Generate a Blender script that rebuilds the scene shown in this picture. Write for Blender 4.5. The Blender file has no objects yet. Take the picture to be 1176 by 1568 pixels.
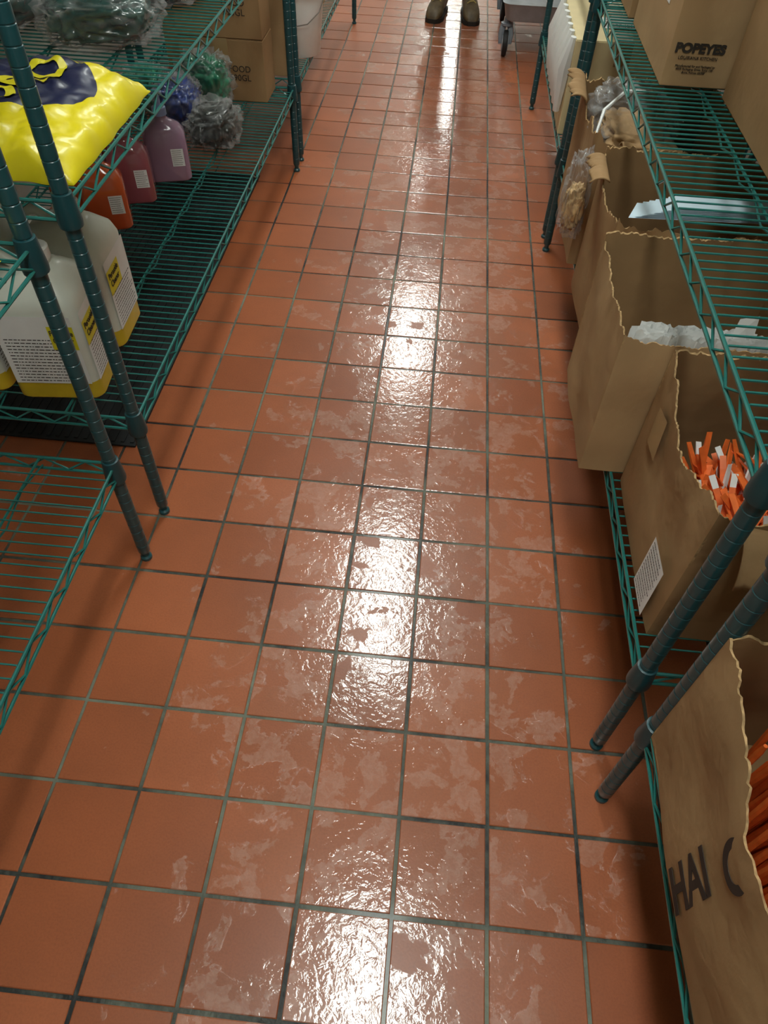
import bpy, math, random, bmesh
import numpy as np
from mathutils import Vector, Matrix, noise
random.seed(7)
scn=bpy.context.scene
COL=bpy.context.collection
T=0.16
Z1=0.312; Z2=0.778

# ---------------------------------------------------------------- materials
def srgb(r,g,b):
    def c(v):
        v/=255.0
        return v/12.92 if v<=0.04045 else ((v+0.055)/1.055)**2.4
    return (c(r),c(g),c(b),1)
def newmat(name):
    m=bpy.data.materials.new(name); m.use_nodes=True
    nt=m.node_tree; b=nt.nodes['Principled BSDF']
    return m,nt,b
def pmat(name,col,rough=0.5,metal=0,coat=0,spec=0.5,var=0.12,scale=20,bump=0.0,bscale=60,trans=0,bdist=0.004):
    m,nt,b=newmat(name)
    tc=nt.nodes.new('ShaderNodeTexCoord')
    n=nt.nodes.new('ShaderNodeTexNoise'); n.inputs['Scale'].default_value=scale; n.inputs['Detail'].default_value=4
    nt.links.new(tc.outputs['Object'],n.inputs['Vector'])
    r=nt.nodes.new('ShaderNodeValToRGB')
    r.color_ramp.elements[0].position=0.3; r.color_ramp.elements[1].position=0.7
    r.color_ramp.elements[0].color=(col[0]*(1-var),col[1]*(1-var),col[2]*(1-var),1)
    r.color_ramp.elements[1].color=(min(1,col[0]*(1+var)),min(1,col[1]*(1+var)),min(1,col[2]*(1+var)),1)
    nt.links.new(n.outputs['Fac'],r.inputs[0]); nt.links.new(r.outputs[0],b.inputs['Base Color'])
    b.inputs['Roughness'].default_value=rough; b.inputs['Metallic'].default_value=metal
    b.inputs['Coat Weight'].default_value=coat; b.inputs['Specular IOR Level'].default_value=spec
    b.inputs['Transmission Weight'].default_value=trans
    if bump>0:
        n2=nt.nodes.new('ShaderNodeTexNoise'); n2.inputs['Scale'].default_value=bscale; n2.inputs['Detail'].default_value=6
        nt.links.new(tc.outputs['Object'],n2.inputs['Vector'])
        bp=nt.nodes.new('ShaderNodeBump'); bp.inputs['Strength'].default_value=bump; bp.inputs['Distance'].default_value=bdist
        nt.links.new(n2.outputs['Fac'],bp.inputs['Height']); nt.links.new(bp.outputs[0],b.inputs['Normal'])
    return m
def plasticfilm(name,tint=(1,1,1,1),fac=0.05,rough=0.1):
    m,nt,b=newmat(name)
    nt.nodes.remove(b); out=nt.nodes['Material Output']
    tr=nt.nodes.new('ShaderNodeBsdfTransparent'); tr.inputs[0].default_value=tint
    gl=nt.nodes.new('ShaderNodeBsdfPrincipled'); gl.inputs['Base Color'].default_value=(0.6,0.6,0.6,1); gl.inputs['Roughness'].default_value=rough
    gl.inputs['Specular IOR Level'].default_value=1.0
    lw=nt.nodes.new('ShaderNodeLayerWeight'); lw.inputs[0].default_value=0.25
    mr=nt.nodes.new('ShaderNodeMapRange'); mr.inputs[3].default_value=fac; mr.inputs[4].default_value=0.5
    mx=nt.nodes.new('ShaderNodeMixShader')
    nt.links.new(lw.outputs['Facing'],mr.inputs[0]); nt.links.new(mr.outputs[0],mx.inputs[0])
    nt.links.new(tr.outputs[0],mx.inputs[1]); nt.links.new(gl.outputs[0],mx.inputs[2]); nt.links.new(mx.outputs[0],out.inputs[0])
    return m
def emat(name,col,st):
    m,nt,b=newmat(name)
    b.inputs['Base Color'].default_value=col; b.inputs['Emission Color'].default_value=col; b.inputs['Emission Strength'].default_value=st
    return m

M_post=pmat('epoxy_post',srgb(26,74,80),0.35,coat=0.3,var=0.1)
M_wire=pmat('epoxy_wire',srgb(34,108,102),0.3,coat=0.3,var=0.12)
M_collar=pmat('collar_plastic',srgb(24,68,74),0.35)
M_rubber=pmat('black_rubber',srgb(28,28,30),0.6)
M_shade=pmat('shade_sheet_black',srgb(22,25,26),0.7,bump=0.3)  # black for the added sheet that darkens the floor under the shelving
M_greyp=pmat('grey_plastic',srgb(160,166,172),0.45)
M_greyd=pmat('grey_plastic_dark',srgb(122,128,136),0.4)
M_steel=pmat('steel',srgb(190,190,190),0.3,metal=1)
M_card=pmat('cardboard',srgb(164,131,93),0.78,spec=0.2,var=0.10,scale=7,bump=0.5,bscale=11,bdist=.012)
M_card2=pmat('cardboard_pale',srgb(174,142,103),0.78,spec=0.2,var=0.09,scale=7,bump=0.45,bscale=10,bdist=.012)
M_cardi=pmat('cardboard_inner',srgb(150,118,82),0.85,spec=0.2,var=0.12,scale=8,bump=0.3,bscale=16,bdist=.01)
M_carde=pmat('cardboard_torn_edge',srgb(178,147,106),0.9,spec=0.1,var=0.35,scale=120)
M_tape=pmat('packing_tape',srgb(172,140,98),0.22,coat=0.5,var=0.05)
M_paper=pmat('white_paper',srgb(236,236,234),0.7,var=0.04)
M_paperb=pmat('blue_white_paper',srgb(200,220,232),0.6,var=0.05)
M_ink=pmat('ink',srgb(48,40,34),0.7)
M_orange=pmat('orange_plastic',srgb(245,116,50),0.4,var=0.15,scale=60)
M_white=pmat('white_plastic',srgb(240,242,240),0.4,var=0.03)
M_hdpe=pmat('hdpe_jug',srgb(218,220,208),0.35,var=0.04,coat=0.2)
M_yliq=pmat('yellow_liquid_hdpe',srgb(210,180,44),0.3,var=0.08,coat=0.2)
M_ylab=pmat('yellow_label',srgb(226,214,40),0.4,var=0.03)
M_red=pmat('soap_red',srgb(200,88,44),0.12,coat=0.6,var=0.15,scale=8)
M_maroon=pmat('soap_maroon',srgb(154,84,94),0.12,coat=0.6,var=0.15,scale=8)
M_purple=pmat('soap_purple',srgb(158,126,150),0.12,coat=0.6,var=0.15,scale=8)
M_bluegrey=pmat('pump_blue',srgb(140,162,205),0.4)
M_green=pmat('green_packs',srgb(36,70,66),0.22,coat=0.7,var=0.35,scale=14,bump=0.8,bscale=22)
M_greenb=pmat('green_bag',srgb(52,130,100),0.2,coat=0.7,var=0.5,scale=18,bump=0.8,bscale=30)
M_blue=pmat('blue_bag',srgb(58,78,150),0.2,coat=0.7,var=0.5,scale=20,bump=0.8,bscale=30)
M_dark=pmat('dark_items',srgb(56,58,56),0.3,coat=0.5,var=0.7,scale=22,bump=0.8,bscale=30)
M_film=plasticfilm('clear_film')
M_tan=pmat('bread_tan',srgb(196,160,110),0.6,var=0.35,scale=25,bump=0.4)
M_wall=pmat('wall_paint',srgb(205,205,198),0.6,var=0.03,scale=3)
M_ceil=pmat('ceiling_tile',srgb(225,225,220),0.8,var=0.03,scale=30)
M_base=pmat('baseboard_tile',srgb(150,88,62),0.4,var=0.1)
M_lamp=emat('lamp_diffuser',(0.95,1.0,0.94,1),25)
M_boot=pmat('boot_leather',srgb(92,76,52),0.5,var=0.3,scale=30,bump=0.3)
M_sole=pmat('boot_sole',srgb(34,30,26),0.7)
M_lace=pmat('boot_lace',srgb(190,168,100),0.7)
M_cloth=pmat('trouser_cloth',srgb(30,30,34),0.9,var=0.2,bump=0.3)
M_shirt=pmat('shirt_cloth',srgb(60,62,70),0.9,var=0.1,bump=0.3)
M_skin=pmat('skin',srgb(190,140,112),0.5,var=0.05)
M_hair=pmat('hair',srgb(40,28,20),0.6,var=0.3,bump=0.5)

# ---------------------------------------------------------------- mesh builder
class MB:
    def __init__(s): s.v=[];s.f=[];s.m=[]
    def add(s,vs,fs,mat=0):
        o=len(s.v); s.v+= [tuple(p) for p in vs]
        for f in fs: s.f.append(tuple(i+o for i in f)); s.m.append(mat)
    def box(s,x0,x1,y0,y1,z0,z1,mat=0):
        vs=[(x0,y0,z0),(x1,y0,z0),(x1,y1,z0),(x0,y1,z0),(x0,y0,z1),(x1,y0,z1),(x1,y1,z1),(x0,y1,z1)]
        s.add(vs,[(0,3,2,1),(4,5,6,7),(0,1,5,4),(1,2,6,5),(2,3,7,6),(3,0,4,7)],mat)
    def tube(s,pts,r,n=6,mat=0,closed=False):
        pts=[Vector(p) for p in pts]; k=len(pts); vs=[];fs=[]
        rs=r if isinstance(r,(list,tuple)) else [r]*k
        prev=None
        for i,p in enumerate(pts):
            if closed: t=pts[(i+1)%k]-pts[i-1]
            else: t=(pts[min(i+1,k-1)]-pts[max(i-1,0)])
            t.normalize()
            if prev is None:
                a=Vector((0,0,1)) if abs(t.z)<0.9 else Vector((1,0,0))
                u=t.cross(a).normalized()
            else:
                u=(prev-t*prev.dot(t)).normalized()
            prev=u; w=t.cross(u)
            for j in range(n):
                an=2*math.pi*j/n
                vs.append(p+(u*math.cos(an)+w*math.sin(an))*rs[i])
        segs=k if closed else k-1
        for i in range(segs):
            for j in range(n):
                a=i*n+j;b=i*n+(j+1)%n;c=((i+1)%k)*n+(j+1)%n;d=((i+1)%k)*n+j
                fs.append((a,b,c,d))
        if not closed:
            fs.append(tuple(range(n))[::-1]); fs.append(tuple((k-1)*n+j for j in range(n)))
        s.add(vs,fs,mat)
    def lathe(s,c,prof,n=16,mat=0,axis='z'):
        vs=[];fs=[]
        for r,z in prof:
            for j in range(n):
                a=2*math.pi*j/n
                if axis=='z': vs.append((c[0]+r*math.cos(a),c[1]+r*math.sin(a),c[2]+z))
                elif axis=='x': vs.append((c[0]+z,c[1]+r*math.cos(a),c[2]+r*math.sin(a)))
                else: vs.append((c[0]+r*math.cos(a),c[1]+z,c[2]+r*math.sin(a)))
        k=len(prof)
        for i in range(k-1):
            for j in range(n):
                fs.append((i*n+j,i*n+(j+1)%n,(i+1)*n+(j+1)%n,(i+1)*n+j))
        fs.append(tuple(range(n))[::-1]); fs.append(tuple((k-1)*n+j for j in range(n)))
        s.add(vs,fs,mat)
    def loft(s,secs,n=6,mat=0,zmat=None):
        vs=[];fs=[];N=4*n
        for (z,hx,hy,r,cx,cy) in secs:
            r=min(r,hx,hy)
            for q,(sx,sy,a0) in enumerate([(1,1,0),(-1,1,90),(-1,-1,180),(1,-1,270)]):
                for j in range(n):
                    a=math.radians(a0+90*j/(n-1))
                    vs.append((cx+sx*(hx-r)+r*math.cos(a),cy+sy*(hy-r)+r*math.sin(a),z))
        k=len(secs); base=len(s.f)
        ms=[]
        for i in range(k-1):
            for j in range(N):
                fs.append((i*N+j,i*N+(j+1)%N,(i+1)*N+(j+1)%N,(i+1)*N+j))
                ms.append(zmat(secs[i][0],secs[i+1][0]) if zmat else mat)
        fs.append(tuple(range(N))[::-1]); fs.append(tuple((k-1)*N+j for j in range(N)))
        ms+= [ms[0],ms[-1]]
        s.add(vs,fs,mat); s.m[base:]=ms
    def obj(s,name,mats,parent=None,smooth=True,angle=40,bevel=0,loc=None,rotz=0,recalc=True):
        me=bpy.data.meshes.new(name); me.from_pydata(s.v,[],s.f)
        for m in mats: me.materials.append(m)
        me.polygons.foreach_set('material_index',s.m)
        if recalc:
            bm=bmesh.new(); bm.from_mesh(me); bmesh.ops.recalc_face_normals(bm,faces=bm.faces[:]); bm.to_mesh(me); bm.free()
        if smooth:
            me.polygons.foreach_set('use_smooth',[True]*len(me.polygons))
            try: me.set_sharp_from_angle(angle=math.radians(angle))
            except Exception: pass
        me.update()
        o=bpy.data.objects.new(name,me); COL.objects.link(o)
        if loc: o.location=loc
        o.rotation_euler[2]=rotz
        if parent: o.parent=parent
        if bevel>0:
            b=o.modifiers.new('bevel','BEVEL'); b.width=bevel; b.segments=2; b.limit_method='ANGLE'
        return o
def empty(name,loc=(0,0,0),rotz=0):
    e=bpy.data.objects.new(name,None); e.empty_display_size=0.05; COL.objects.link(e); e.location=loc; e.rotation_euler[2]=rotz
    return e
def text(name,body,size,origin,right,up,mat,parent,bold=0.0,sx=1.0):
    c=bpy.data.curves.new(name,'FONT'); c.body=body; c.size=size; c.extrude=0.0004; c.offset=bold; c.align_x='CENTER'; c.align_y='CENTER'
    c.materials.append(mat)
    o=bpy.data.objects.new(name,c); COL.objects.link(o)
    r=Vector(right).normalized(); u=Vector(up).normalized(); n=r.cross(u)
    M=Matrix(((r.x*sx,u.x,n.x,origin[0]),(r.y*sx,u.y,n.y,origin[1]),(r.z*sx,u.z,n.z,origin[2]),(0,0,0,1)))
    o.parent=parent; o.matrix_basis=M
    return o

# ---------------------------------------------------------------- camera
f,cx,cy,cz,pi_,ya,ro=1373.53344,-0.18881,-0.24231,1.33374,0.87142,-0.05993,0.04583
cp,sp=math.cos(pi_),math.sin(pi_); c_,s_=math.cos(ya),math.sin(ya); cr,sr=math.cos(ro),math.sin(ro)
fw=np.array([s_*cp,c_*cp,-sp]); rt=np.array([c_,-s_,0]); up=np.cross(rt,fw)
r=cr*rt+sr*up; u=-sr*rt+cr*up
cam=bpy.data.cameras.new('camera'); co=bpy.data.objects.new('camera',cam); COL.objects.link(co)
cam.sensor_fit='VERTICAL'; cam.sensor_height=36; cam.lens=f/2000*36; cam.clip_start=0.02
co.matrix_world=Matrix(((r[0],u[0],-fw[0],cx),(r[1],u[1],-fw[1],cy),(r[2],u[2],-fw[2],cz),(0,0,0,1)))
scn.camera=co

# ---------------------------------------------------------------- room
XL,XR,YN,YF,ZC=-1.50,0.90,-1.92,14.08,2.7
def floor_mats():
    m,nt,b=newmat('quarry_tile'); N=nt.nodes; L=nt.links
    tc=N.new('ShaderNodeTexCoord'); sep=N.new('ShaderNodeSeparateXYZ'); L.new(tc.outputs['Object'],sep.inputs[0])
    def math_(op,a,bv=None,c=None,clamp=False):
        n=N.new('ShaderNodeMath'); n.operation=op; n.use_clamp=clamp
        for i,val in enumerate((a,bv,c)):
            if val is None: continue
            if hasattr(val,'links'): L.new(val,n.inputs[i])
            else: n.inputs[i].default_value=val
        return n.outputs[0]
    def noise_(scale,detail=4,rough=0.55,vec=None,dist=0):
        n=N.new('ShaderNodeTexNoise'); n.inputs['Scale'].default_value=scale; n.inputs['Detail'].default_value=detail; n.inputs['Roughness'].default_value=rough; n.inputs['Distortion'].default_value=dist
        L.new(vec if vec else tc.outputs['Object'],n.inputs['Vector']); return n.outputs['Fac']
    def mrange(v,a,b_,smooth=True):
        mr=N.new('ShaderNodeMapRange'); mr.interpolation_type='SMOOTHSTEP' if smooth else 'LINEAR'; mr.inputs[1].default_value=a; mr.inputs[2].default_value=b_; L.new(v,mr.inputs[0]); return mr.outputs[0]
    fx=math_('FLOOR',math_('DIVIDE',sep.outputs[0],T)); fy=math_('FLOOR',math_('DIVIDE',sep.outputs[1],T))
    cmb=N.new('ShaderNodeCombineXYZ'); L.new(fx,cmb.inputs[0]); L.new(fy,cmb.inputs[1])
    wn=N.new('ShaderNodeTexWhiteNoise'); wn.noise_dimensions='3D'; L.new(cmb.outputs[0],wn.inputs['Vector'])
    rnd=wn.outputs['Value']
    ramp=N.new('ShaderNodeValToRGB'); e=ramp.color_ramp.elements
    e[0].position=0; e[0].color=srgb(156,84,48); e[1].position=1; e[1].color=srgb(180,101,62)
    L.new(rnd,ramp.inputs[0])
    big=noise_(3.5,5,0.6)
    mix=N.new('ShaderNodeMix'); mix.data_type='RGBA'; mix.blend_type='MULTIPLY'; mix.inputs[0].default_value=1
    r2=N.new('ShaderNodeValToRGB'); r2.color_ramp.elements[0].position=0.3; r2.color_ramp.elements[0].color=(0.78,0.79,0.81,1); r2.color_ramp.elements[1].position=0.7; r2.color_ramp.elements[1].color=(1.02,1.02,1.02,1)
    L.new(big,r2.inputs[0]); L.new(ramp.outputs[0],mix.inputs[6]); L.new(r2.outputs[0],mix.inputs[7])
    fine=noise_(260,2,0.5)
    mix2=N.new('ShaderNodeMix'); mix2.data_type='RGBA'; mix2.blend_type='MULTIPLY'; mix2.inputs[0].default_value=1
    r3=N.new('ShaderNodeValToRGB'); r3.color_ramp.elements[0].position=0.25; r3.color_ramp.elements[0].color=(0.86,0.86,0.86,1); r3.color_ramp.elements[1].position=0.6; r3.color_ramp.elements[1].color=(1,1,1,1)
    L.new(fine,r3.inputs[0]); L.new(mix.outputs[2],mix2.inputs[6]); L.new(r3.outputs[0],mix2.inputs[7])
    # water film: mopped middle of the aisle, broken up tile by tile
    off=N.new('ShaderNodeVectorMath'); off.operation='ADD'; L.new(tc.outputs['Object'],off.inputs[0])
    sc=N.new('ShaderNodeVectorMath'); sc.operation='SCALE'; L.new(cmb.outputs[0],sc.inputs[0]); sc.inputs['Scale'].default_value=0.9
    L.new(sc.outputs[0],off.inputs[1])
    pat=noise_(11,7,0.6,vec=off.outputs[0],dist=0.4)
    dx=math_('ABSOLUTE',math_('ADD',sep.outputs[0],0.18))
    cen=math_('SUBTRACT',1.0,math_('MULTIPLY',dx,1.8),clamp=True)
    tilew=math_('MULTIPLY',math_('SUBTRACT',rnd,0.5),0.12)
    wsum=math_('ADD',math_('ADD',pat,tilew),math_('MULTIPLY',cen,0.36))
    wet=mrange(wsum,0.665,0.69)
    # pale patches: lamp glare on the film, painted into the tile colour
    glare1=mrange(noise_(13,6,0.62,vec=off.outputs[0],dist=0.3),0.50,0.53)
    glare=math_('MULTIPLY',math_('MULTIPLY',wet,glare1),math_('ADD',0.45,math_('MULTIPLY',mrange(noise_(60,4,0.7,dist=0.6),0.4,0.62),0.55)))
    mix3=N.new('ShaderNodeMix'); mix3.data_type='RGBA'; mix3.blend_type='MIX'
    L.new(math_('ADD',math_('MULTIPLY',glare,0.17),math_('MULTIPLY',wet,0.02)),mix3.inputs[0]); L.new(mix2.outputs[2],mix3.inputs[6]); mix3.inputs[7].default_value=srgb(228,202,190)
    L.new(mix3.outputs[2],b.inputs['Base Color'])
    b.inputs['Specular IOR Level'].default_value=0.4
    L.new(math_('SUBTRACT',0.40,math_('MULTIPLY',wet,0.08)),b.inputs['Roughness'])
    b.inputs['Coat IOR'].default_value=1.58
    L.new(math_('ADD',0.16,math_('MULTIPLY',wet,0.84)),b.inputs['Coat Weight'])
    L.new(math_('SUBTRACT',0.24,math_('MULTIPLY',wet,0.20)),b.inputs['Coat Roughness'])
    bh=math_('ADD',math_('ADD',math_('MULTIPLY',noise_(105,2,0.5,dist=0.8),0.34),math_('MULTIPLY',noise_(30,3,0.5,dist=1.5),0.8)),math_('MULTIPLY',wet,0.5))
    bp=N.new('ShaderNodeBump'); bp.inputs['Distance'].default_value=0.0021
    L.new(math_('ADD',0.12,math_('MULTIPLY',wet,0.44)),bp.inputs['Strength'])
    L.new(bh,bp.inputs['Height']); L.new(bp.outputs[0],b.inputs['Coat Normal'])
    bp2=N.new('ShaderNodeBump'); bp2.inputs['Strength'].default_value=0.15; bp2.inputs['Distance'].default_value=0.001
    L.new(fine,bp2.inputs['Height']); L.new(bp2.outputs[0],b.inputs['Normal'])
    g,nt,b=newmat('grout'); N=nt.nodes; L=nt.links
    tc=N.new('ShaderNodeTexCoord')
    n=N.new('ShaderNodeTexNoise'); n.inputs['Scale'].default_value=2.1; n.inputs['Detail'].default_value=9; n.inputs['Roughness'].default_value=0.68
    L.new(tc.outputs['Object'],n.inputs['Vector'])
    rp=N.new('ShaderNodeValToRGB'); rp.color_ramp.elements[0].position=0.42; rp.color_ramp.elements[0].color=srgb(34,36,36); rp.color_ramp.elements[1].position=0.62; rp.color_ramp.elements[1].color=srgb(122,128,112)
    L.new(n.outputs['Fac'],rp.inputs[0]); L.new(rp.outputs[0],b.inputs['Base Color'])
    b.inputs['Roughness'].default_value=0.5; b.inputs['Specular IOR Level'].default_value=0.3; b.inputs['Coat Weight'].default_value=0.3; b.inputs['Coat Roughness'].default_value=0.12
    n2=N.new('ShaderNodeTexNoise'); n2.inputs['Scale'].default_value=90; L.new(tc.outputs['Object'],n2.inputs['Vector'])
    bp=N.new('ShaderNodeBump'); bp.inputs['Strength'].default_value=0.6; bp.inputs['Distance'].default_value=0.004; L.new(n2.outputs['Fac'],bp.inputs['Height']); L.new(bp.outputs[0],b.inputs['Normal'])
    return m,g
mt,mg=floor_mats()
fb=MB()
i0,i1=math.floor(XL/T),math.ceil(XR/T); j0,j1=-12,88
G=0.0029
for i in range(i0,i1):
    for j in range(j0,j1):
        x0,x1,y0,y1=i*T+G,(i+1)*T-G,j*T+G,(j+1)*T-G
        jt=lambda: random.uniform(-0.0006,0.0006)
        x0+=jt();x1+=jt();y0+=jt();y1+=jt()
        tx,ty=random.gauss(0,0.0022),random.gauss(0,0.0022)
        xc,yc=(x0+x1)/2,(y0+y1)/2
        def Zt(x,y): return (x-xc)*tx+(y-yc)*ty
        vs=[]
        for ins,dz in ((0,-0.004),(0.0005,-0.0010),(0.0020,0.0)):
            for (x,y) in ((x0+ins,y0+ins),(x1-ins,y0+ins),(x1-ins,y1-ins),(x0+ins,y1-ins)):
                vs.append((x,y,Zt(x,y)+dz))
        fs=[(8,9,10,11)]
        for k in range(2):
            for q in range(4): fs.append((k*4+q,k*4+(q+1)%4,(k+1)*4+(q+1)%4,(k+1)*4+q))
        fb.add(vs,fs,0)
fb.add([(i0*T,j0*T,-0.0022),(i1*T,j0*T,-0.0022),(i1*T,j1*T,-0.0022),(i0*T,j1*T,-0.0022)],[(0,1,2,3)],1)
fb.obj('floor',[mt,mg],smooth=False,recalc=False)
def slab(name,x0,x1,y0,y1,z0,z1,mat):
    b=MB(); b.box(x0,x1,y0,y1,z0,z1); return b.obj(name,[mat],smooth=False)
slab('wall_left',XL-0.1,XL,YN,YF,0,ZC,M_wall)
slab('wall_right',XR,XR+0.1,YN,YF,0,ZC,M_wall)
slab('wall_back',XL-0.1,XR+0.1,YF,YF+0.1,0,ZC,M_wall)
slab('wall_front',XL-0.1,XR+0.1,YN-0.1,YN,0,ZC,M_wall)
slab('ceiling',XL-0.1,XR+0.1,YN-0.1,YF+0.1,ZC,ZC+0.1,M_ceil)
slab('baseboard_left',XL,XL+0.012,YN,YF,0.0,0.14,M_base)
slab('baseboard_right',XR-0.012,XR,YN,YF,0.0,0.14,M_base)
for (x,y) in ((-0.18,-0.10),(-0.33,2.35),(-0.36,5.2),(-0.33,7.9),(-0.33,10.6),(-0.33,12.9)):
    b=MB(); b.box(x-0.18,x+0.18,y-0.62,y+0.62,ZC-0.06,ZC-0.001,0)
    b.box(x-.15,x+.15,y-.60,y+.60,ZC-.08,ZC-.0595,1)
    b.obj('ceiling_light_fixture',[M_white,M_lamp],smooth=False)
# ribbed black sheet added under the left shelving, standing in for floor shade
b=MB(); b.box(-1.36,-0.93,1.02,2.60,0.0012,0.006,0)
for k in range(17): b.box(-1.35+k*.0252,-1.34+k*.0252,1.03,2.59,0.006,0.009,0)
b.obj('under_shelf_shade_sheet',[M_shade],smooth=False)

# ---------------------------------------------------------------- shelving
def shelving(xf,xb,y0,y1,levels,ztop=1.88):
    b=MB(); sg=1 if xb>xf else -1
    for px in (xf,xb):
        for py in (y0,y1):
            prof=[(0.006,0.0),(0.013,0.001),(0.013,0.008),(0.0085,0.012),(0.0085,0.022),(0.0118,0.026)]
            z=0.03
            while z<ztop-0.03:
                prof+=[(0.0134,z),(0.0134,z+0.0225),(0.0124,z+0.0235),(0.0124,z+0.0248)]; z+=0.0254
            prof+=[(0.0132,ztop-0.004),(0.010,ztop)]
            b.lathe((px,py,0),prof,14,0)
    for zt in levels:
        xa,xc=xf-sg*0.006,xb+sg*0.006
        ya_,yb_=y0-0.004,y1+0.004
        zt0=zt-0.0035; zb=zt-0.034
        for px in (xf,xb):
            for py in (y0,y1):
                b.lathe((px,py,zt-0.045),[(0.0145,0),(0.0195,0.001),(0.0205,0.01),(0.0175,0.045),(0.0165,0.056),(0.0135,0.057)],16,2)
        for x in (xa,xc):
            b.tube([(x,ya_+0.016,zt0),(x,yb_-0.016,zt0)],0.0032,7,1)
            b.tube([(x,ya_+0.016,zb),(x,yb_-0.016,zb)],0.0032,7,1)
            n=int((yb_-ya_-0.04)/0.042); n+=n%2
            b.tube([(x,ya_+0.02+(yb_-ya_-0.04)*k/n,zt0-0.002 if k%2 else zb+0.002) for k in range(n+1)],0.0024,6,1)
        lo,hi=min(xa,xc),max(xa,xc)
        for y in (ya_,yb_):
            b.tube([(lo+0.016,y,zt0),(hi-0.016,y,zt0)],0.0032,7,1)
            b.tube([(lo+0.016,y,zb),(hi-0.016,y,zb)],0.0032,7,1)
            n=int((hi-lo-0.04)/0.042); n+=n%2
            b.tube([(lo+0.02+(hi-lo-0.04)*k/n,y,zt0-0.002 if k%2 else zb+0.002) for k in range(n+1)],0.0024,6,1)
        n=int((yb_-ya_)/0.0235)
        for k in range(1,n):
            y=ya_+(yb_-ya_)*k/n
            if abs(y-y0)<0.02 or abs(y-y1)<0.02: continue
            b.tube([(xa,y,zt-0.008),(xa+sg*0.003,y,zt-0.0018),(xc-sg*0.003,y,zt-0.0018),(xc,y,zt-0.008)],0.0018,5,1)
        m=3
        for k in range(1,m+1):
            x=xa+(xc-xa)*k/(m+1)
            b.tube([(x,ya_,zt-0.0062),(x,yb_,zt-0.0062)],0.0028,6,1)
            nn=int((yb_-ya_)/0.08); nn+=nn%2
            b.tube([(x,ya_+(yb_-ya_)*q/nn,zt-0.009 if q%2 else zt-0.026) for q in range(nn+1)],0.002,5,1)
    return b.obj('wire_shelving_unit',[M_post,M_wire,M_collar])
LV=[Z1,Z2,1.24,1.70]
XPL,XPR=-0.790,0.212
shelving(XPL,-1.40,-1.15,0.675,LV)
shelving(XPL,-1.40,0.815,2.675,LV)
shelving(XPL,-1.40,2.775,4.62,LV)
shelving(XPR,0.80,-1.60,0.235,LV)
shelving(XPR,0.80,0.335,2.19,LV)
shelving(XPR,0.80,2.285,3.505,LV)

# ---------------------------------------------------------------- cartons
def panel(b,P0,U,N,W,H,th,prof,jag,bul,seed,nu=90,nv=10):
    P0=Vector(P0);U=Vector(U);N=Vector(N); out=[];inn=[]
    def ptop(t):
        for k in range(len(prof)-1):
            if prof[k][0]<=t<=prof[k+1][0]:
                a=(t-prof[k][0])/max(1e-6,prof[k+1][0]-prof[k][0]); return prof[k][1]*(1-a)+prof[k+1][1]*a
        return prof[-1][1]
    for i in range(nu+1):
        t=i/nu
        h=ptop(t)*H - jag*abs(noise.noise(Vector((t*W*28,seed,0))))*1.8 - jag*abs(noise.noise(Vector((t*W*90,seed,7))))*.9 - jag*0.35*random.random()
        for j in range(nv+1):
            z=h*j/nv
            d=bul*math.sin(math.pi*t)**0.5*(0.5+0.5*j/nv)*(noise.noise(Vector((t*W*7+seed,z*7,seed)))*1.4+0.35) if 0<t<1 else 0
            if j==nv and 0<i<nu: d+=0.004*noise.noise(Vector((t*W*30,seed,4)))
            p=P0+U*(t*W)+Vector((0,0,z))+N*d
            out.append(p)
            inn.append(p-N*th-(Vector((0,0,.0025*random.random())) if j==nv else Vector((0,0,0))))
    n=(nu+1)*(nv+1); fo=[];fe=[];fi=[]
    for i in range(nu):
        for j in range(nv):
            a=i*(nv+1)+j; q=(a,a+nv+1,a+nv+2,a+1)
            fo.append(q); fi.append(tuple(x+n for x in q[::-1]))
        a=i*(nv+1)+nv; fe.append((a,a+nv+1,a+nv+1+n,a+n))
        a=i*(nv+1); fe.append((a,a+n,a+nv+1+n,a+nv+1))
    for j in range(nv):
        fe.append((j,j+1,j+1+n,j+n)); a=nu*(nv+1)+j; fe.append((a,a+n,a+1+n,a+1))
    o=len(b.v); b.add(out+inn,[],0)
    for q in fo: b.f.append(tuple(x+o for x in q)); b.m.append(0)
    for q in fi: b.f.append(tuple(x+o for x in q)); b.m.append(1)
    for q in fe: b.f.append(tuple(x+o for x in q)); b.m.append(2)
FL=[(0,1),(1,1)]
def open_carton(x0,x1,y0,y1,z0,H,near=FL,side=FL,far=FL,back=FL,jag=0.006,bul=0.006,mat=None,rotz=0,th=0.0034,seed=1,name='open_cardboard_box'):
    w,d=x1-x0,y1-y0; e=empty(name,((x0+x1)/2,(y0+y1)/2,z0),rotz); b=MB()
    hx,hy=w/2,d/2
    panel(b,(-hx,-hy,0),(1,0,0),(0,-1,0),w,H,th,near,jag,bul,seed+.1)
    panel(b,(-hx,hy,0),(0,-1,0),(-1,0,0),d,H,th,[(1-a,h) for a,h in side[::-1]],jag,bul,seed+3.3)
    panel(b,(hx,hy,0),(-1,0,0),(0,1,0),w,H,th,far,jag,bul,seed+5.7)
    panel(b,(hx,-hy,0),(0,1,0),(1,0,0),d,H,th,back,jag,bul,seed+8.9)
    b.box(-hx+0.001,hx-0.001,-hy+0.001,hy-0.001,0,0.006,1)
    b.obj('carton_walls',[mat or M_card,M_cardi,M_carde],parent=e,angle=35,recalc=False)
    return e
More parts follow.
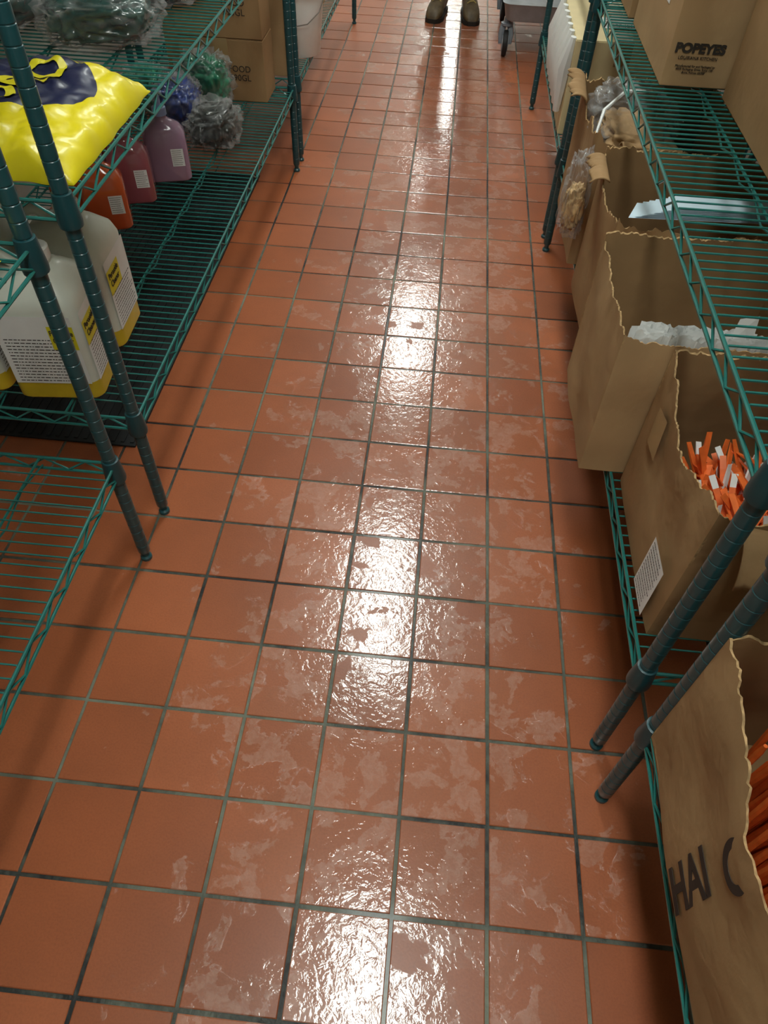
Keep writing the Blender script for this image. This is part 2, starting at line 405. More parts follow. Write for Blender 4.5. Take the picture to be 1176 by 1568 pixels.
def flap(parent,P0,P1,outw,L,ang0,ang1,seed=0,mat=None):
    """torn flap hinged along P0-P1, bending outwards and down"""
    P0=Vector(P0);P1=Vector(P1);O=Vector(outw); nu,nv=24,8; vs=[];fs=[]
    for i in range(nu+1):
        s=i/nu; l=L*(1-.35*abs(noise.noise(Vector((s*5,seed,0))))-.12*random.random()); p=P0+(P1-P0)*s; a=ang0
        for j in range(nv+1):
            vs.append(p.copy()); aa=math.radians(ang0+(ang1-ang0)*(j/nv))
            p=p+(O*math.cos(aa)+Vector((0,0,math.sin(aa))))*(l/nv)+O*(.002*noise.noise(Vector((s*6,j*.4,seed))))
    for i in range(nu):
        for j in range(nv): a=i*(nv+1)+j; fs.append((a,a+nv+1,a+nv+2,a+1))
    b=MB(); b.add(vs,fs,0); o=b.obj('torn_flap',[mat or M_card],parent=parent,recalc=False)
    sm=o.modifiers.new('thick','SOLIDIFY'); sm.thickness=.0034; sm.offset=0
    return o
def closed_carton(x0,x1,y0,y1,z0,z1,mat=None,rotz=0,tape=True):
    w,d,H=x1-x0,y1-y0,z1-z0; e=empty('cardboard_box',((x0+x1)/2,(y0+y1)/2,z0),rotz); b=MB()
    b.box(-w/2,w/2,-d/2,d/2,0,H-0.003,0)
    g=0.0015
    b.box(-w/2+0.001,-g,-d/2+0.001,d/2-0.001,H-0.0032,H,0); b.box(g,w/2-0.001,-d/2+0.001,d/2-0.001,H-0.0032,H,0)
    b.obj('carton_body',[mat or M_card],parent=e,smooth=False,bevel=0.003)
    if tape:
        t=MB(); t.box(-0.025,0.025,-d/2-0.0008,d/2+0.0008,H-0.0005,H+0.0008,0); t.box(-0.025,0.025,-d/2-0.0012,-d/2+0.0002,H-0.07,H+0.0008,0)
        t.obj('packing_tape',[M_tape],parent=e,smooth=False)
    return e
def label(parent,c,right,up,w,h,lines=7,mat=None,name='shipping_label',seed=0,k0=0.0,fill=0.85):
    rnd=random.Random(seed); b=MB(); r=Vector(right);u_=Vector(up);n=r.cross(u_);c=Vector(c)
    def q(a0,a1,b0,b1,off,m):
        b.add([c+r*a0+u_*b0+n*off,c+r*a1+u_*b0+n*off,c+r*a1+u_*b1+n*off,c+r*a0+u_*b1+n*off],[(0,1,2,3)],m)
    q(-w/2,w/2,-h/2,h/2,0.0,0)
    for k in range(lines):
        y=h/2-(k+0.9)*h/(lines+0.8); t=h/(lines+1)*0.26
        if (k+0.5)/lines<k0: continue
        x=-w/2+w*0.07; xe=w*0.43*rnd.uniform(0.55,1.0)
        while x<xe:
            l=rnd.uniform(0.015,0.07)*w; l=min(l,w*0.45-x)
            if l<=0: break
            q(x,x+l,y-t/2,y+t/2,0.0004,1); x+=l+0.014*w
    return b.obj(name,[mat or M_paper,M_ink],parent=parent,smooth=False,recalc=False)

H1=open_carton(0.203,0.62,-0.34,0.222,Z1+.001,0.305,near=[(0,.9),(1,.95)],side=[(0,.80),(.30,.80),(.50,.86),(.62,.84),(.70,.90),(.85,.97),(1,1)],jag=0.010,bul=0.013,seed=2)
text('printed_text','HAI',0.075,(-0.2185,0.06,0.075),(0,0,1),(0,1,0),M_ink,H1,bold=0.002)
text('printed_text_2','C',0.075,(-0.2195,0.045,0.205),(0,0,1),(0,1,0),M_ink,H1,bold=0.002)
def sticks(parent,name,box,n,L,r,mats,tilt=0.25,seed=0,flat=False):
    rnd=random.Random(seed); b=MB()
    for k in range(n):
        x=rnd.uniform(box[0],box[1]); y=rnd.uniform(box[2],box[3]); z=box[4]
        d=Vector((rnd.gauss(0,tilt),rnd.gauss(0,tilt),1)).normalized(); l=L*rnd.uniform(0.85,1.08)
        p=Vector((x,y,z)); b.tube([p,p+d*l*0.93,p+d*l],[r,r,r*0.6],6,rnd.choice(range(len(mats))))
    return b.obj(name,mats,parent=parent)
sticks(H1,'drinking_straws',(-0.175,0.18,-0.16,0.18,0.012),900,0.275,0.0042,[M_orange],0.025,1)
A=open_carton(0.222,0.60,0.402,0.758,Z1+.001,0.322,near=[(0,.98),(.12,.93),(.25,.98),(.45,.9),(1,.93)],side=[(0,.98),(.12,.97),(.25,.90),(.42,.86),(.55,.89),(.62,.86),(.8,.97),(1,1)],far=FL,jag=0.010,bul=0.012,seed=11)
label(A,(-0.201,-0.115,0.075),(0,-1,0),(0,0,1),0.075,0.12,12,seed=3)
flap(A,(-.15,-.180,.295),(.15,-.182,.285),(0,-1,0),.10,-30,-80,seed=3)
b=MB(); b.add([(-.197,.06,.17),(-.197,.115,.165),(-.1975,.12,.24),(-.1975,.07,.25)],[(0,3,2,1)]); b.obj('packing_tape',[M_tape],parent=A,smooth=False)
def packets(parent,name,box,n,L,w,mats,seed=0,tz=1.1):
    rnd=random.Random(seed); b=MB()
    for k in range(n):
        x=rnd.uniform(box[0],box[1]); y=rnd.uniform(box[2],box[3]); z=rnd.uniform(box[4],box[5])
        R=Matrix.Rotation(rnd.gauss(0.5,0.7),3,'Z')@Matrix.Rotation(rnd.uniform(0.1,1.2),3,'X')@Matrix.Rotation(rnd.uniform(-.9,.9),3,'Y')
        c=Vector((x,y,z)); th=0.0018
        vs=[]
        for a in range(5):
            t=-.5+a/4; hw=w/2*(1 if 0<a<4 else 1.05); tt=th*(1 if 0<a<4 else .15)
            for (sx,sz) in ((-1,-1),(1,-1),(1,1),(-1,1)): vs.append(c+R@Vector((sx*hw,t*L,sz*tt)))
        fs=[(0,1,2,3),(16,19,18,17)]
        for a in range(4):
            for q in range(4): fs.append((a*4+q,a*4+(q+1)%4,(a+1)*4+(q+1)%4,(a+1)*4+q))
        o=len(b.f); b.add(vs,fs,0)
        mm=rnd.random()
        if mm<.06: b.m[o:]=[1]*len(fs)
        elif mm<.25: b.m[o+14:]=[1]*4
    return b.obj(name,mats,parent=parent,smooth=False)
packets(A,'orange_straw_packets',(-0.140,0.15,-0.13,0.06,0.03,0.195),800,0.09,0.0095,[M_orange,M_paper],4)
B=open_carton(0.140,0.50,0.778,1.095,Z1+.001,0.325,near=[(0,1),(.1,.97),(.5,.96),(1,.98)],side=[(0,1),(.3,1.0),(.6,.97),(1,1)],far=[(0,1.05),(1,1.05)],jag=0.007,bul=0.010,mat=M_card2,seed=21)
def papers(parent,x0,x1,y0,y1,z0,z1,n,mat,name='paper_sheets',seed=0):
    rnd=random.Random(seed); b=MB()
    for k in range(n):
        y=y0+(y1-y0)*k/n; a=rnd.uniform(-.006,.006); m=12
        xm=x0+(x1-x0)*rnd.uniform(0,.5); xn=min(x1,xm+(x1-x0)*rnd.uniform(.15,.5))
        base=rnd.uniform(0,.02)
        top=[(xm+(xn-xm)*q/m,y+a+rnd.uniform(-.003,.003),z1-base-rnd.uniform(0,0.012)) for q in range(m+1)]
        bt=[(xm+(xn-xm)*q/m,y,z0) for q in range(m+1)]
        b.add(bt+top,[(q,q+1,q+2+m,q+1+m) for q in range(m)],0)
    return b.obj(name,[mat],parent=parent,smooth=False,recalc=False)
papers(B,-0.165,0.165,-0.146,-0.105,0.02,0.325,60,M_paper,seed=5)
b=MB(); b.add([(.00,-.135,.30),(.045,-.128,.30),(.04,-.118,.352),(.01,-.12,.345)],[(0,1,2,3)]); b.add([(.07,-.13,.30),(.15,-.12,.30),(.12,-.09,.348),(.07,-.1,.333)],[(0,1,2,3)]); b.obj('loose_sheet',[M_paper],parent=B,smooth=False)
C=open_carton(0.180,0.55,1.185,1.475,Z1+.001,0.335,near=[(0,.97),(.05,.93),(.4,.9),(1,.93)],side=[(0,.95),(.3,.9),(.45,.97),(.6,.93),(1,1.0)],far=[(0,1.02),(1,1.06)],jag=0.011,bul=0.012,seed=31)
flap(C,(-.185,.02,.318),(-.186,.125,.328),(-1,0,0),.05,35,-60,seed=5)
b=MB()
for k in range(8):
    z=.318+k*.0035
    b.add([(-.165+k*.012,-.135,z),(.14,-.13,z+.006),(.15,-.085-.003*k,z+.014),(-.14+k*.012,-.075,z+.004)],[(0,1,2,3)])
b.obj('folded_liner',[M_paperb],parent=C,smooth=False,recalc=False)
D=open_carton(0.172,0.52,1.56,1.93,Z1+.001,0.345,near=[(0,1.02),(.2,.85),(.4,.9),(1,.92)],side=[(0,1.0),(.2,.92),(.4,.96),(.5,.86),(.7,.93),(1,1.02)],far=[(0,1),(1,1)],jag=0.013,bul=0.014,seed=41)
flap(D,(-.176,.05,.32),(-.176,.17,.342),(-1,0,0),.06,55,-35,seed=8)
flap(D,(-.12,-.187,.315),(.02,-.187,.31),(0,-1,0),.05,50,-30,seed=9)

def blob(name,c,s,mats,seed=0,amp=0.18,freq=3.0,parent=None,sub=5,power=0.7,rz=0):
    bm=bmesh.new(); bmesh.ops.create_icosphere(bm,subdivisions=sub,radius=1)
    for v in bm.verts:
        p=v.co.copy()
        q=Vector([math.copysign(abs(a)**power,a) for a in p])
        n=noise.noise(p*freq+Vector((seed*7.1,seed,0)))
        rdg=1-abs(noise.noise(p*freq*1.7+Vector((seed,9,seed*3))))*2
        rdg2=1-abs(noise.noise(p*freq*4+Vector((seed*2,1,seed))))*2
        k=1+amp*(n+0.55*rdg+0.25*rdg2-0.5)
        zz=q.z
        v.co=Vector((q.x*s[0]*k,q.y*s[1]*k,max(-1,zz*k)*s[2]))
    me=bpy.data.meshes.new(name); bm.to_mesh(me); bm.free()
    for m in mats: me.materials.append(m)
    me.polygons.foreach_set('use_smooth',[True]*len(me.polygons))
    o=bpy.data.objects.new(name,me); COL.objects.link(o); o.location=c; o.rotation_euler[2]=rz
    if parent: o.parent=parent
    return o
def bagged(name,c,s,mat,seed,amp=.25,freq=3,rz=0):
    e=empty(name,c,rz)
    blob('contents',(0,0,0),(s[0]*.86,s[1]*.86,s[2]*.86),[mat],seed,amp,freq,parent=e)
    blob('clear_wrap',(0,0,0),s,[M_film],seed+3,amp*1.2,freq*1.3,parent=e)
    return e
blob('bag_contents',(-.20,-.215,.17),(0.022,0.030,0.055),[M_tan],3,.3,3,parent=D)
blob('bag_film',(-.20,-.215,.20),(0.030,0.036,0.10),[M_film],4,.35,3,parent=D)
blob('bag_contents_2',(-.05,-.02,.25),(0.09,0.12,0.06),[M_card2],8,.25,3,parent=D)
blob('bag_film_2',(-.06,0.03,.31),(0.10,0.13,0.055),[M_film],9,.3,3,parent=D)
b=MB(); b.tube([(-.17,-.12,.29),(-.15,-.06,.345),(-.10,-.01,.372),(-.03,.01,.37)],[.003,.0045,.0045,.003],6,0); b.obj('bag_tie',[M_white],parent=D)
E=closed_carton(0.20,0.52,2.42,2.95,Z1+.001,0.60,mat=pmat('cream_carton',srgb(214,196,150),0.7,var=0.05),tape=True)
b=MB()
for k in range(7):
    y=-.25+k*.07
    b.tube([(-.168,y,.29),(-.180,y+.01,.2),(-.174,y+.03,.06)],[.01,.026,.012],8,0)
b.obj('white_liner',[M_white],parent=E)
label(E,(0.02,-0.08,0.2895),(1,0,0),(0,1,0),0.16,0.12,4,seed=9,name='paper_sheet')
closed_carton(0.27,0.56,3.02,3.40,Z1+.001,0.56)

P=closed_carton(0.262,0.520,1.50,1.93,Z2+.001,1.08,mat=M_card2)
text('printed_title','POPEYES',0.0235,(-0.067,-0.2168,0.072),(1,0,0),(0,0,1),M_ink,P,bold=0.0012,sx=1.12)
text('printed_subtitle','LOUISIANA KITCHEN',0.0085,(-0.067,-0.2168,0.055),(1,0,0),(0,0,1),M_ink,P)
text('printed_lines','Manufactured for and Packaged by\n4000 Packaging Drive, Suite 100\nBuna, Kansas 66000',0.0060,(-0.067,-0.2168,0.034),(1,0,0),(0,0,1),M_ink,P)
label(P,(-0.1297,-0.05,0.16),(0,-1,0),(0,0,1),0.11,0.08,4,seed=12)
closed_carton(0.385,0.70,1.02,1.45,Z2+.001,1.10,mat=M_card)
closed_carton(0.255,0.50,1.97,2.16,Z2+.001,1.06,mat=M_card)
closed_carton(0.26,0.60,2.33,2.75,Z2+.001,1.05,mat=M_card2)
blob('plastic_wrap_bundle',(0.46,0.92,Z2+.022),(0.07,0.055,0.02),[M_film],5,.4,3)
for (a,b_,y0,y1,z0,h) in ((-1.38,-1.0,0.95,1.45,1.24,.3),(-1.38,-0.98,1.6,2.2,1.24,.33),(-1.38,-1.02,2.9,3.4,1.24,.3),(-1.38,-1.0,3.6,4.2,1.24,.3),(-1.38,-1.0,0.0,0.5,1.24,.3),(-1.38,-1.0,1.2,1.9,1.70,.3),
    (0.45,.78,0.5,1.0,1.24,.3),(0.42,.78,1.2,1.8,1.24,.3),(0.42,.78,-0.6,0.0,1.24,.3),(0.42,.78,2.5,3.1,1.24,.3)):
    closed_carton(a,b_,y0,y1,z0+.001,z0+h)  # unseen upper-shelf stock, added to shade the shelves and floor below

# ---------------------------------------------------------------- left: jugs
def jug(x,y,hx=0.09,hy=0.078,H=0.30,rz=0,front=True):
    e=empty('chemical_jug',(x,y,Z1+.001),rz); b=MB()
    S=[(0,hx*.93,hy*.93,.02,0,0),(.006,hx,hy,.025,0,0),(.03,hx,hy,.025,0,0),(.045,hx,hy,.025,0,0),(H*.45,hx*.99,hy*.99,.025,0,0),(H*.72,hx,hy,.025,0,0),(H*.80,hx*.93,hy*.93,.03,0,0),(H*.87,hx*.72,hy*.70,.035,0,0),(H*.92,.034,.034,.034,.02,0),(H*.93,.024,.024,.024,.02,0),(H*.965,.024,.024,.024,.02,0)]
    b.loft(S,n=6,zmat=lambda a,c:1 if c<=.045 else 0)
    b.lathe((.02,0,H*.955),[(.026,0),(.027,.004),(.027,.022),(.024,.025)],20,2)
    b.tube([(-hx*.25,0,H*.90),(-hx*.5,0,H*.965),(-hx*.8,0,H*.95),(-hx*.98,0,H*.84),(-hx*.98,0,H*.7)],[.011,.012,.012,.012,.010],10,0)
    b.obj('jug_body',[M_hdpe,M_yliq,M_white],parent=e)
    label(e,(0,-hy-.0012,H*.42),(1,0,0),(0,0,1),hx*1.72,H*.54,20,seed=21,name='label_front',k0=.3)
    label(e,(hx+.0012,0,H*.42),(0,1,0),(0,0,1),hy*1.66,H*.54,20,seed=22,name='label_side',k0=.45)
    b=MB(); b.add([(hx*.30,-hy-.0022,H*.44),(hx*.86,-hy-.0022,H*.44),(hx*.86,-hy-.0022,H*.62),(hx*.30,-hy-.0022,H*.62)],[(0,1,2,3)])
    b.add([(hx+.0022,-hy*.83,H*.44),(hx+.0022,hy*.1,H*.44),(hx+.0022,hy*.1,H*.62),(hx+.0022,-hy*.83,H*.62)],[(0,1,2,3)])
    b.obj('label_band',[M_ylab],parent=e,smooth=False,recalc=False)
    text('label_text','Peroxide\nCleaner',0.017,(hx*.58,-hy-.0030,H*.54),(1,0,0),(0,0,1),M_ink,e,sx=.75)
    text('label_text_2','Peroxide\nCleaner',0.019,(hx+.0030,-hy*.37,H*.54),(0,1,0),(0,0,1),M_ink,e,sx=.85)
    return e
jug(-0.965,0.925,rz=0.10)
jug(-0.975,1.105,rz=0.05)
jug(-1.165,0.93,rz=0.02)
jug(-1.17,1.12)
def soap(x,y,mat,rz=0,hx=.058,hy=.042,H=.17,pump=False,lab=True):
    e=empty('soap_bottle',(x,y,Z1+.001),rz); b=MB()
    b.loft([(0,hx*.92,hy*.9,.015,0,0),(.005,hx,hy,.02,0,0),(H*.55,hx*1.0,hy*1.0,.02,0,0),(H*.78,hx*.97,hy*.96,.025,0,0),(H*.9,hx*.78,hy*.75,.03,0,0),(H*.97,hx*.4,hy*.5,.02,0,0),(H,.018,.018,.018,0,0),(H*1.06,.016,.016,.016,0,0)],n=6)
    if pump:
        b.lathe((0,0,H*1.05),[(.020,0),(.020,.02),(.012,.024),(.008,.028),(.008,.05),(.016,.052),(.018,.06),(.012,.064)],14,1)
        b.tube([(0,0,H*1.05+.057),(-.03,-.01,H*1.05+.057),(-.045,-.015,H*1.05+.045)],.006,8,1)
    else:
        b.lathe((0,0,H*1.05),[(.020,0),(.021,.003),(.021,.020),(.018,.022)],16,1)
    b.obj('bottle_body',[mat,M_bluegrey if pump else M_greyd],parent=e)
    if lab: label(e,(hx*.5,-hy-.001,H*.42),(1,0,0),(0,0,1),.036,.05,8,seed=int(abs(x)*100),name='bottle_label')
    return e
soap(-1.105,1.585,M_red,0.35)
soap(-1.085,1.745,M_maroon,0.3)
soap(-1.175,1.85,M_maroon,0.1,lab=False)
soap(-1.025,1.895,M_purple,0.3,pump=True,hx=.062)
soap(-1.23,1.66,M_red,0.0,lab=False)
bagged('plastic_bag',(-0.945,2.15,Z1+.062),(.080,.095,.060),M_dark,11)
bagged('plastic_bag',(-1.095,2.255,Z1+.078),(.075,.085,.076),M_blue,12)
bagged('plastic_bag',(-1.045,2.43,Z1+.09),(.09,.065,.088),M_greenb,13)
bagged('plastic_bag',(-1.25,2.40,Z1+.07),(.08,.08,.068),M_greenb,15)
for k in range(2):
    q=closed_carton(-1.15,-0.850,2.515,2.665,Z1+.001+k*.198,Z1+.197+k*.198,mat=M_card)
    text('printed_text','FOOD\n590GL',0.028,(0.06,-0.0768,0.09),(1,0,0),(0,0,1),M_ink,q)
closed_carton(-0.99,-0.822,2.785,2.93,Z1+.001,Z1+.36,mat=M_card2)
closed_carton(-1.30,-1.0,2.80,3.2,Z1+.001,Z1+.30,mat=M_card)
e=empty('white_bucket',(-0.83,3.075,Z1+.001)); b=MB()
b.lathe((0,0,0),[(.085,0),(.088,.004),(.108,.21),(.116,.212),(.117,.225),(.110,.226),(.108,.226),(.103,.21),(.084,.006),(.01,.005)],36,0)
b.tube([(.113,0,.2),(.10,-.07,.16),(.06,-.115,.13),(0,-.125,.12),(-.06,-.115,.13),(-.10,-.07,.16),(-.113,0,.2)],.0025,6,1)
b.obj('bucket_body',[M_white,M_steel],parent=e)
closed_carton(-1.10,-0.86,3.25,3.6,Z1+.001,Z1+.3,mat=M_card)
closed_carton(-1.15,-0.83,3.7,4.1,Z1+.001,Z1+.28,mat=M_card2)

def yellow_bag():
    e=empty('yellow_product_bag',(-1.045,1.065,Z2+.001)); b=MB()
    hx,hy,Ht=.255,.205,.075; n=90; top=[];bot=[]
    def zf(uu,vv):
        fl=max(0,(1-abs(uu)**3.2))**.5*max(0,(1-abs(vv)**3.2))**.5
        w=noise.noise(Vector((uu*2.2,vv*2.2,1)))*.014+abs(noise.noise(Vector((uu*5,vv*3.5,5))))*.016+abs(noise.noise(Vector((uu*9,vv*9,2))))*.006
        return .004+Ht*fl*.92+w*min(1,fl*2.5)*.9
    for i in range(n+1):
        for j in range(n+1):
            uu=-1+2*i/n; vv=-1+2*j/n
            xx=uu*hx*(1+.03*noise.noise(Vector((vv*3,0,2)))); yy=vv*hy*(1+.07*noise.noise(Vector((uu*4,3,0))))
            zt=zf(uu,vv)
            if j>=n-2: zt+=.004*math.sin(i*1.6)
            top.append((xx,yy,max(.002,zt))); bot.append((xx,yy,0.0))
    fs=[]; N=(n+1)
    for i in range(n):
        for j in range(n):
            a=i*N+j; fs.append((a,a+N,a+N+1,a+1)); fs.append(tuple(q+N*N for q in (a,a+1,a+N+1,a+N)))
    for i in range(n):
        a=i*N; fs.append((a,a+N*N,a+N+N*N,a+N)); a=i*N+n; fs.append((a,a+N,a+N+N*N,a+N*N))
        a=i; fs.append((a,a+1,a+1+N*N,a+N*N)); a=n*N+i; fs.append((a,a+N*N,a+1+N*N,a+1))
    b.add(top+bot,fs,0)
    m,nt,bs=newmat('yellow_bag_print'); Nn=nt.nodes;L=nt.links
    tc=Nn.new('ShaderNodeTexCoord'); mp=Nn.new('ShaderNodeMapping'); mp.inputs['Location'].default_value=(0.02,-0.035,0)
    L.new(tc.outputs['Object'],mp.inputs[0])
    sc=Nn.new('ShaderNodeVectorMath'); sc.operation='MULTIPLY'; sc.inputs[1].default_value=(1/.235,1/.150,0); L.new(mp.outputs[0],sc.inputs[0])
    ln=Nn.new('ShaderNodeVectorMath'); ln.operation='LENGTH'; L.new(sc.outputs[0],ln.inputs[0])
    rp=Nn.new('ShaderNodeValToRGB'); rp.color_ramp.interpolation='CONSTANT'; el=rp.color_ramp.elements
    el[0].position=0; el[0].color=srgb(30,36,70); el[1].position=0.90; el[1].color=srgb(232,214,24)
    mm=Nn.new('ShaderNodeMath'); mm.operation='MULTIPLY'; mm.inputs[1].default_value=.9; L.new(ln.outputs['Value'],mm.inputs[0]); L.new(mm.outputs[0],rp.inputs[0])
    L.new(rp.outputs[0],bs.inputs['Base Color']); bs.inputs['Roughness'].default_value=.4; bs.inputs['Coat Weight'].default_value=.15
    b.obj('bag_body',[m],parent=e,angle=80)
    c=bpy.data.curves.new('tmp','FONT'); c.body='ORO'; c.size=.10; c.align_x='CENTER'; c.align_y='CENTER'; c.offset=.003
    o=bpy.data.objects.new('tmp',c); COL.objects.link(o); dg=bpy.context.evaluated_depsgraph_get(); me=bpy.data.meshes.new_from_object(o.evaluated_get(dg)); bpy.data.objects.remove(o)
    bm=bmesh.new(); bm.from_mesh(me)
    for _ in range(3): bmesh.ops.subdivide_edges(bm,edges=[ed for ed in bm.edges if ed.calc_length()>.006],cuts=1,use_grid_fill=True)
    bmesh.ops.triangulate(bm,faces=bm.faces[:])
    ang=math.radians(75)
    for v in bm.verts:
        x=v.co.x*math.cos(ang)-v.co.y*math.sin(ang)+.10; y=v.co.x*math.sin(ang)+v.co.y*math.cos(ang)+.01
        v.co=Vector((x,y,zf(x/hx,y/hy)+.0035))
    bm.to_mesh(me); bm.free(); me.materials.clear(); me.materials.append(M_ylab)
    o=bpy.data.objects.new('bag_print',me); COL.objects.link(o); o.parent=e
    return e
yellow_bag()
def pack(c,s,seed,rz): 
    return bagged('wrapped_green_pack',c,s,M_green,seed,amp=.16,freq=2.4,rz=rz)
pack((-0.985,1.56,Z2+.058),(.13,.14,.056),31,.3)
pack((-1.24,1.62,Z2+.058),(.11,.16,.056),32,-.2)
pack((-0.95,1.88,Z2+.05),(.12,.12,.048),33,.1)
pack((-1.22,1.96,Z2+.05),(.12,.13,.048),34,.1)
label(empty('paper_slip',(-0.84,0.60,Z2+.001)),(0,0,0),(1,0,0),(0,1,0),.07,.05,3,mat=M_ylab,seed=2)

# ---------------------------------------------------------------- utility cart
e=empty('utility_cart',(0.255,4.57,0)); b=MB()
W2,D2=.19,.36
for sx in (-1,1):
    for sy in (-1,1):
        x,y=sx*(W2-.02),sy*(D2-.05)
        b.lathe((x-.014,y-.02,.060),[(.036,0),(.058,.002),(.060,.006),(.060,.022),(.058,.026),(.036,.028)],24,1,axis='x')
        b.lathe((x-.018,y-.02,.060),[(.014,0),(.038,.002),(.038,.034),(.014,.036)],14,3,axis='x')
        for s2 in (-1,1):
            b.tube([(x+s2*.024,y-.02,.056),(x+s2*.025,y-.01,.10),(x+s2*.018,y+.01,.14)],[.012,.017,.015],8,0)
        b.lathe((x,y+.008,.134),[(.024,0),(.032,.004),(.032,.014),(.016,.016),(.016,.04)],16,0)
        b.tube([(x,y,.26),(x,y,.86)],.018,12,0)
def tray(z,h):
    b.loft([(z,W2*.93,D2*.96,.04,0,0),(z+.008,W2*.97,D2*.98,.045,0,0),(z+h,W2+.01,D2+.01,.05,0,0),(z+h+.008,W2+.018,D2+.018,.05,0,0),(z+h+.006,W2,D2,.045,0,0),(z+.02,W2*.95,D2*.96,.04,0,0),(z+.018,.02,.02,.01,0,0)],n=6,mat=2)
tray(.165,.075); tray(.80,.08)
b.tube([(-.12,D2,.88),(-.12,D2+.09,.92),(.12,D2+.09,.92),(.12,D2,.88)],.014,10,0)
b.obj('cart_frame',[M_greyd,M_rubber,M_greyp,M_greyp],parent=e)

# ---------------------------------------------------------------- person
pe=empty('person',(-0.21,4.90,0))
def boot(sx,rz,nm):
    b=MB()
    prof=[(-.185,.018,.012,.022),(-.178,.034,.012,.046),(-.155,.046,.012,.064),(-.115,.050,.012,.078),(-.07,.046,.012,.098),(-.03,.040,.012,.125),(.0,.038,.012,.150),(.04,.039,.012,.165),(.08,.038,.012,.165),(.105,.030,.012,.16),(.112,.016,.02,.15)]
    n=16; vs=[];fs=[]
    for (y,hw,zb,zt) in prof:
        for j in range(n):
            a=2*math.pi*j/n; cxx=math.cos(a); szz=math.sin(a)
            vs.append((math.copysign(abs(cxx)**.7,cxx)*hw,y,(zb+zt)/2+math.copysign(abs(szz)**.75,szz)*(zt-zb)/2))
    for i in range(len(prof)-1):
        for j in range(n): fs.append((i*n+j,i*n+(j+1)%n,(i+1)*n+(j+1)%n,(i+1)*n+j))
    fs.append(tuple(range(n))[::-1]); fs.append(tuple((len(prof)-1)*n+j for j in range(n)))
    b.add(vs,fs,0)
    out=[(-.19,.022),(-.17,.044),(-.12,.056),(-.06,.050),(0,.042),(.06,.044),(.1,.036),(.118,.018)]
    ring=[(w,y) for y,w in out]+[(-w,y) for y,w in out[::-1]]; k=len(ring)
    vs=[(x,y,0) for x,y in ring]+[(x,y,.022) for x,y in ring]
    b.add(vs,[tuple(range(k))[::-1],tuple(range(k,2*k))]+[(i,(i+1)%k,(i+1)%k+k,i+k) for i in range(k)],1)
    b.lathe((0,.055,.12),[(.046,0),(.050,.03),(.050,.09),(.054,.095),(.054,.105),(.044,.106)],20,0)
    for q in range(5):
        y=-.085+q*.026; z=.097+q*.017
        b.tube([(-.026,y,z-.008),(-.01,y-.004,z+.003),(.012,y+.006,z+.003),(.026,y+.004,z-.008)],.0035,6,2)
    o=b.obj(nm,[M_boot,M_sole,M_lace],parent=pe); o.location=(sx,0,0); o.rotation_euler[2]=rz
boot(-.092,-.18,'boot_left'); boot(.092,.12,'boot_right')
def skinobj(nm,pts,edges,radii,mat,root=0,sub=2):
    me=bpy.data.meshes.new(nm); me.from_pydata(pts,edges,[]); me.materials.append(mat)
    o=bpy.data.objects.new(nm,me); COL.objects.link(o); o.parent=pe
    sk=o.modifiers.new('skin','SKIN'); sk.use_smooth_shade=True
    for i,r_ in enumerate(radii): me.skin_vertices[0].data[i].radius=(r_ if isinstance(r_,tuple) else (r_,r_))
    me.skin_vertices[0].data[root].use_root=True
    ss=o.modifiers.new('sub','SUBSURF'); ss.levels=sub; ss.render_levels=sub
    return o
skinobj('trousers',[(0,.06,.93),(-.09,.06,.86),(-.095,.05,.50),(-.094,.06,.20),(.09,.06,.86),(.095,.05,.50),(.094,.06,.20),(0,.06,1.0)],[(0,1),(1,2),(2,3),(0,4),(4,5),(5,6),(0,7)],[.14,.095,.075,.068,.095,.075,.068,.15],M_cloth)
skinobj('shirt',[(0,.06,1.0),(0,.07,1.2),(0,.07,1.38),(0,.07,1.45),(-.17,.07,1.38),(-.22,.06,1.12),(-.21,.0,.98),(.17,.07,1.38),(.22,.06,1.12),(.21,.0,.98)],[(0,1),(1,2),(2,3),(2,4),(4,5),(5,6),(2,7),(7,8),(8,9)],[(.15,.11),(.15,.11),(.15,.10),.06,.065,.052,.045,.065,.052,.045],M_shirt)
skinobj('neck',[(0,.07,1.42),(0,.06,1.56)],[(0,1)],[.055,.05],M_skin)
hb=MB()
hs=[]
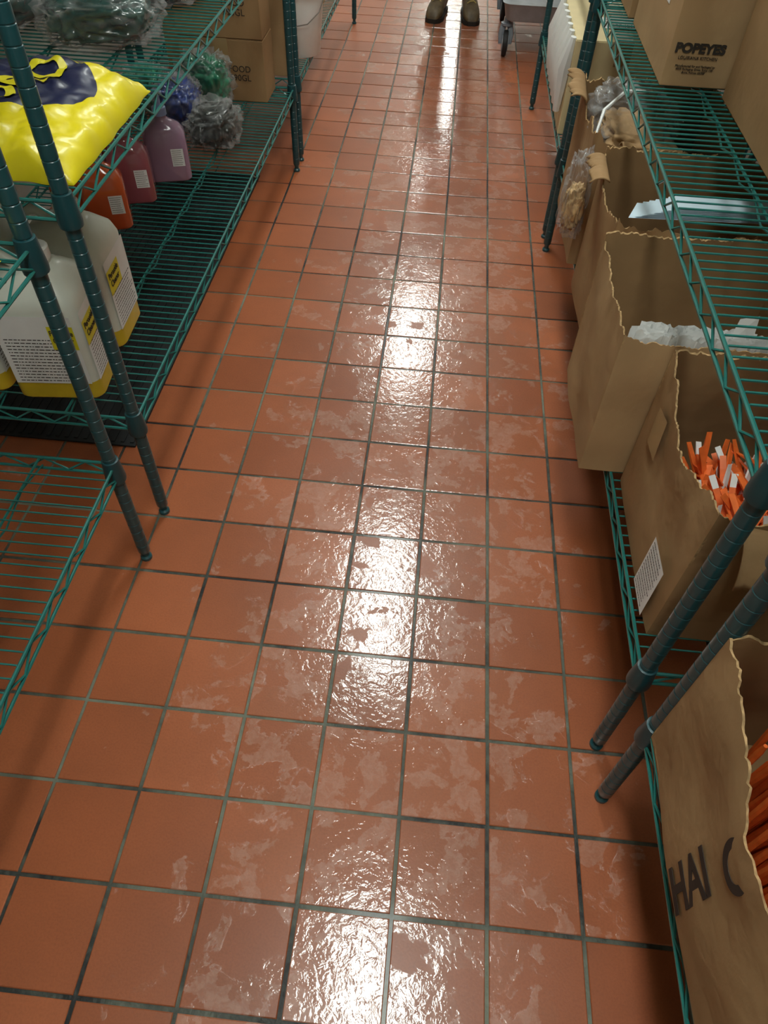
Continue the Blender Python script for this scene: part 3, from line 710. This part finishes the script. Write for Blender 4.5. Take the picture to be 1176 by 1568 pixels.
for k in range(17):
    t=k/16; z=1.50+.235*t; w=math.sin(math.pi*(t*.93+.05))**.55
    hs.append((z,.075*w*(.8+.25*t),.095*w*(.85+.18*t),.09,0,.05))
hb.loft(hs,n=6,mat=0)
hb.tube([(0,-.045,1.63),(0,-.062,1.60),(0,-.058,1.592)],[.008,.014,.008],8,0)
hb.tube([(-.022,-.040,1.563),(0,-.047,1.565),(.022,-.040,1.563)],.005,6,2)
for sx in(-1,1):
    hb.lathe((sx*.03,-.042,1.635),[(.001,-.008),(.011,-.004),(.011,.002),(.001,.006)],12,3,axis='y')
    hb.tube([(sx*.076,.055,1.66),(sx*.086,.065,1.64),(sx*.083,.06,1.60),(sx*.075,.055,1.60)],.008,8,0)
hair=[(z+.006,hx*1.08,hy*1.06,.09,0,.062) for (z,hx,hy,_,_,_) in hs[9:]]
hb.loft(hair,n=6,mat=1)
hb.obj('head',[M_skin,M_hair,M_skin,M_white],parent=pe)
for sx in (-1,1):
    hx_,hy_,hz_=sx*.208,-.005,.965; nn='r' if sx>0 else 'l'
    skinobj('palm_'+nn,[(hx_,hy_,hz_),(hx_,hy_-.012,hz_-.05),(hx_,hy_-.02,hz_-.09)],[(0,1),(1,2)],[.026,(.016,.038),(.014,.036)],M_skin,sub=1)
    for q in range(4):
        yy=hy_-.045+q*.019; L=[.062,.072,.068,.052][q]
        skinobj('finger_%d%s'%(q+1,nn),[(hx_,yy,hz_-.085),(hx_-sx*.004,yy-.004,hz_-.085-L*.5),(hx_-sx*.016,yy-.004,hz_-.085-L)],[(0,1),(1,2)],[.009,.0085,.007],M_skin,sub=1)
    skinobj('thumb_'+nn,[(hx_,hy_-.03,hz_-.03),(hx_-sx*.01,hy_-.06,hz_-.055),(hx_-sx*.014,hy_-.066,hz_-.085)],[(0,1),(1,2)],[.013,.011,.009],M_skin,sub=1)

# ---------------------------------------------------------------- world + view
w=bpy.data.worlds.new('world'); scn.world=w; w.use_nodes=True
w.node_tree.nodes['Background'].inputs[0].default_value=(.8,.85,.9,1); w.node_tree.nodes['Background'].inputs[1].default_value=0.15
scn.view_settings.view_transform='Standard'
scn.view_settings.exposure=0.0
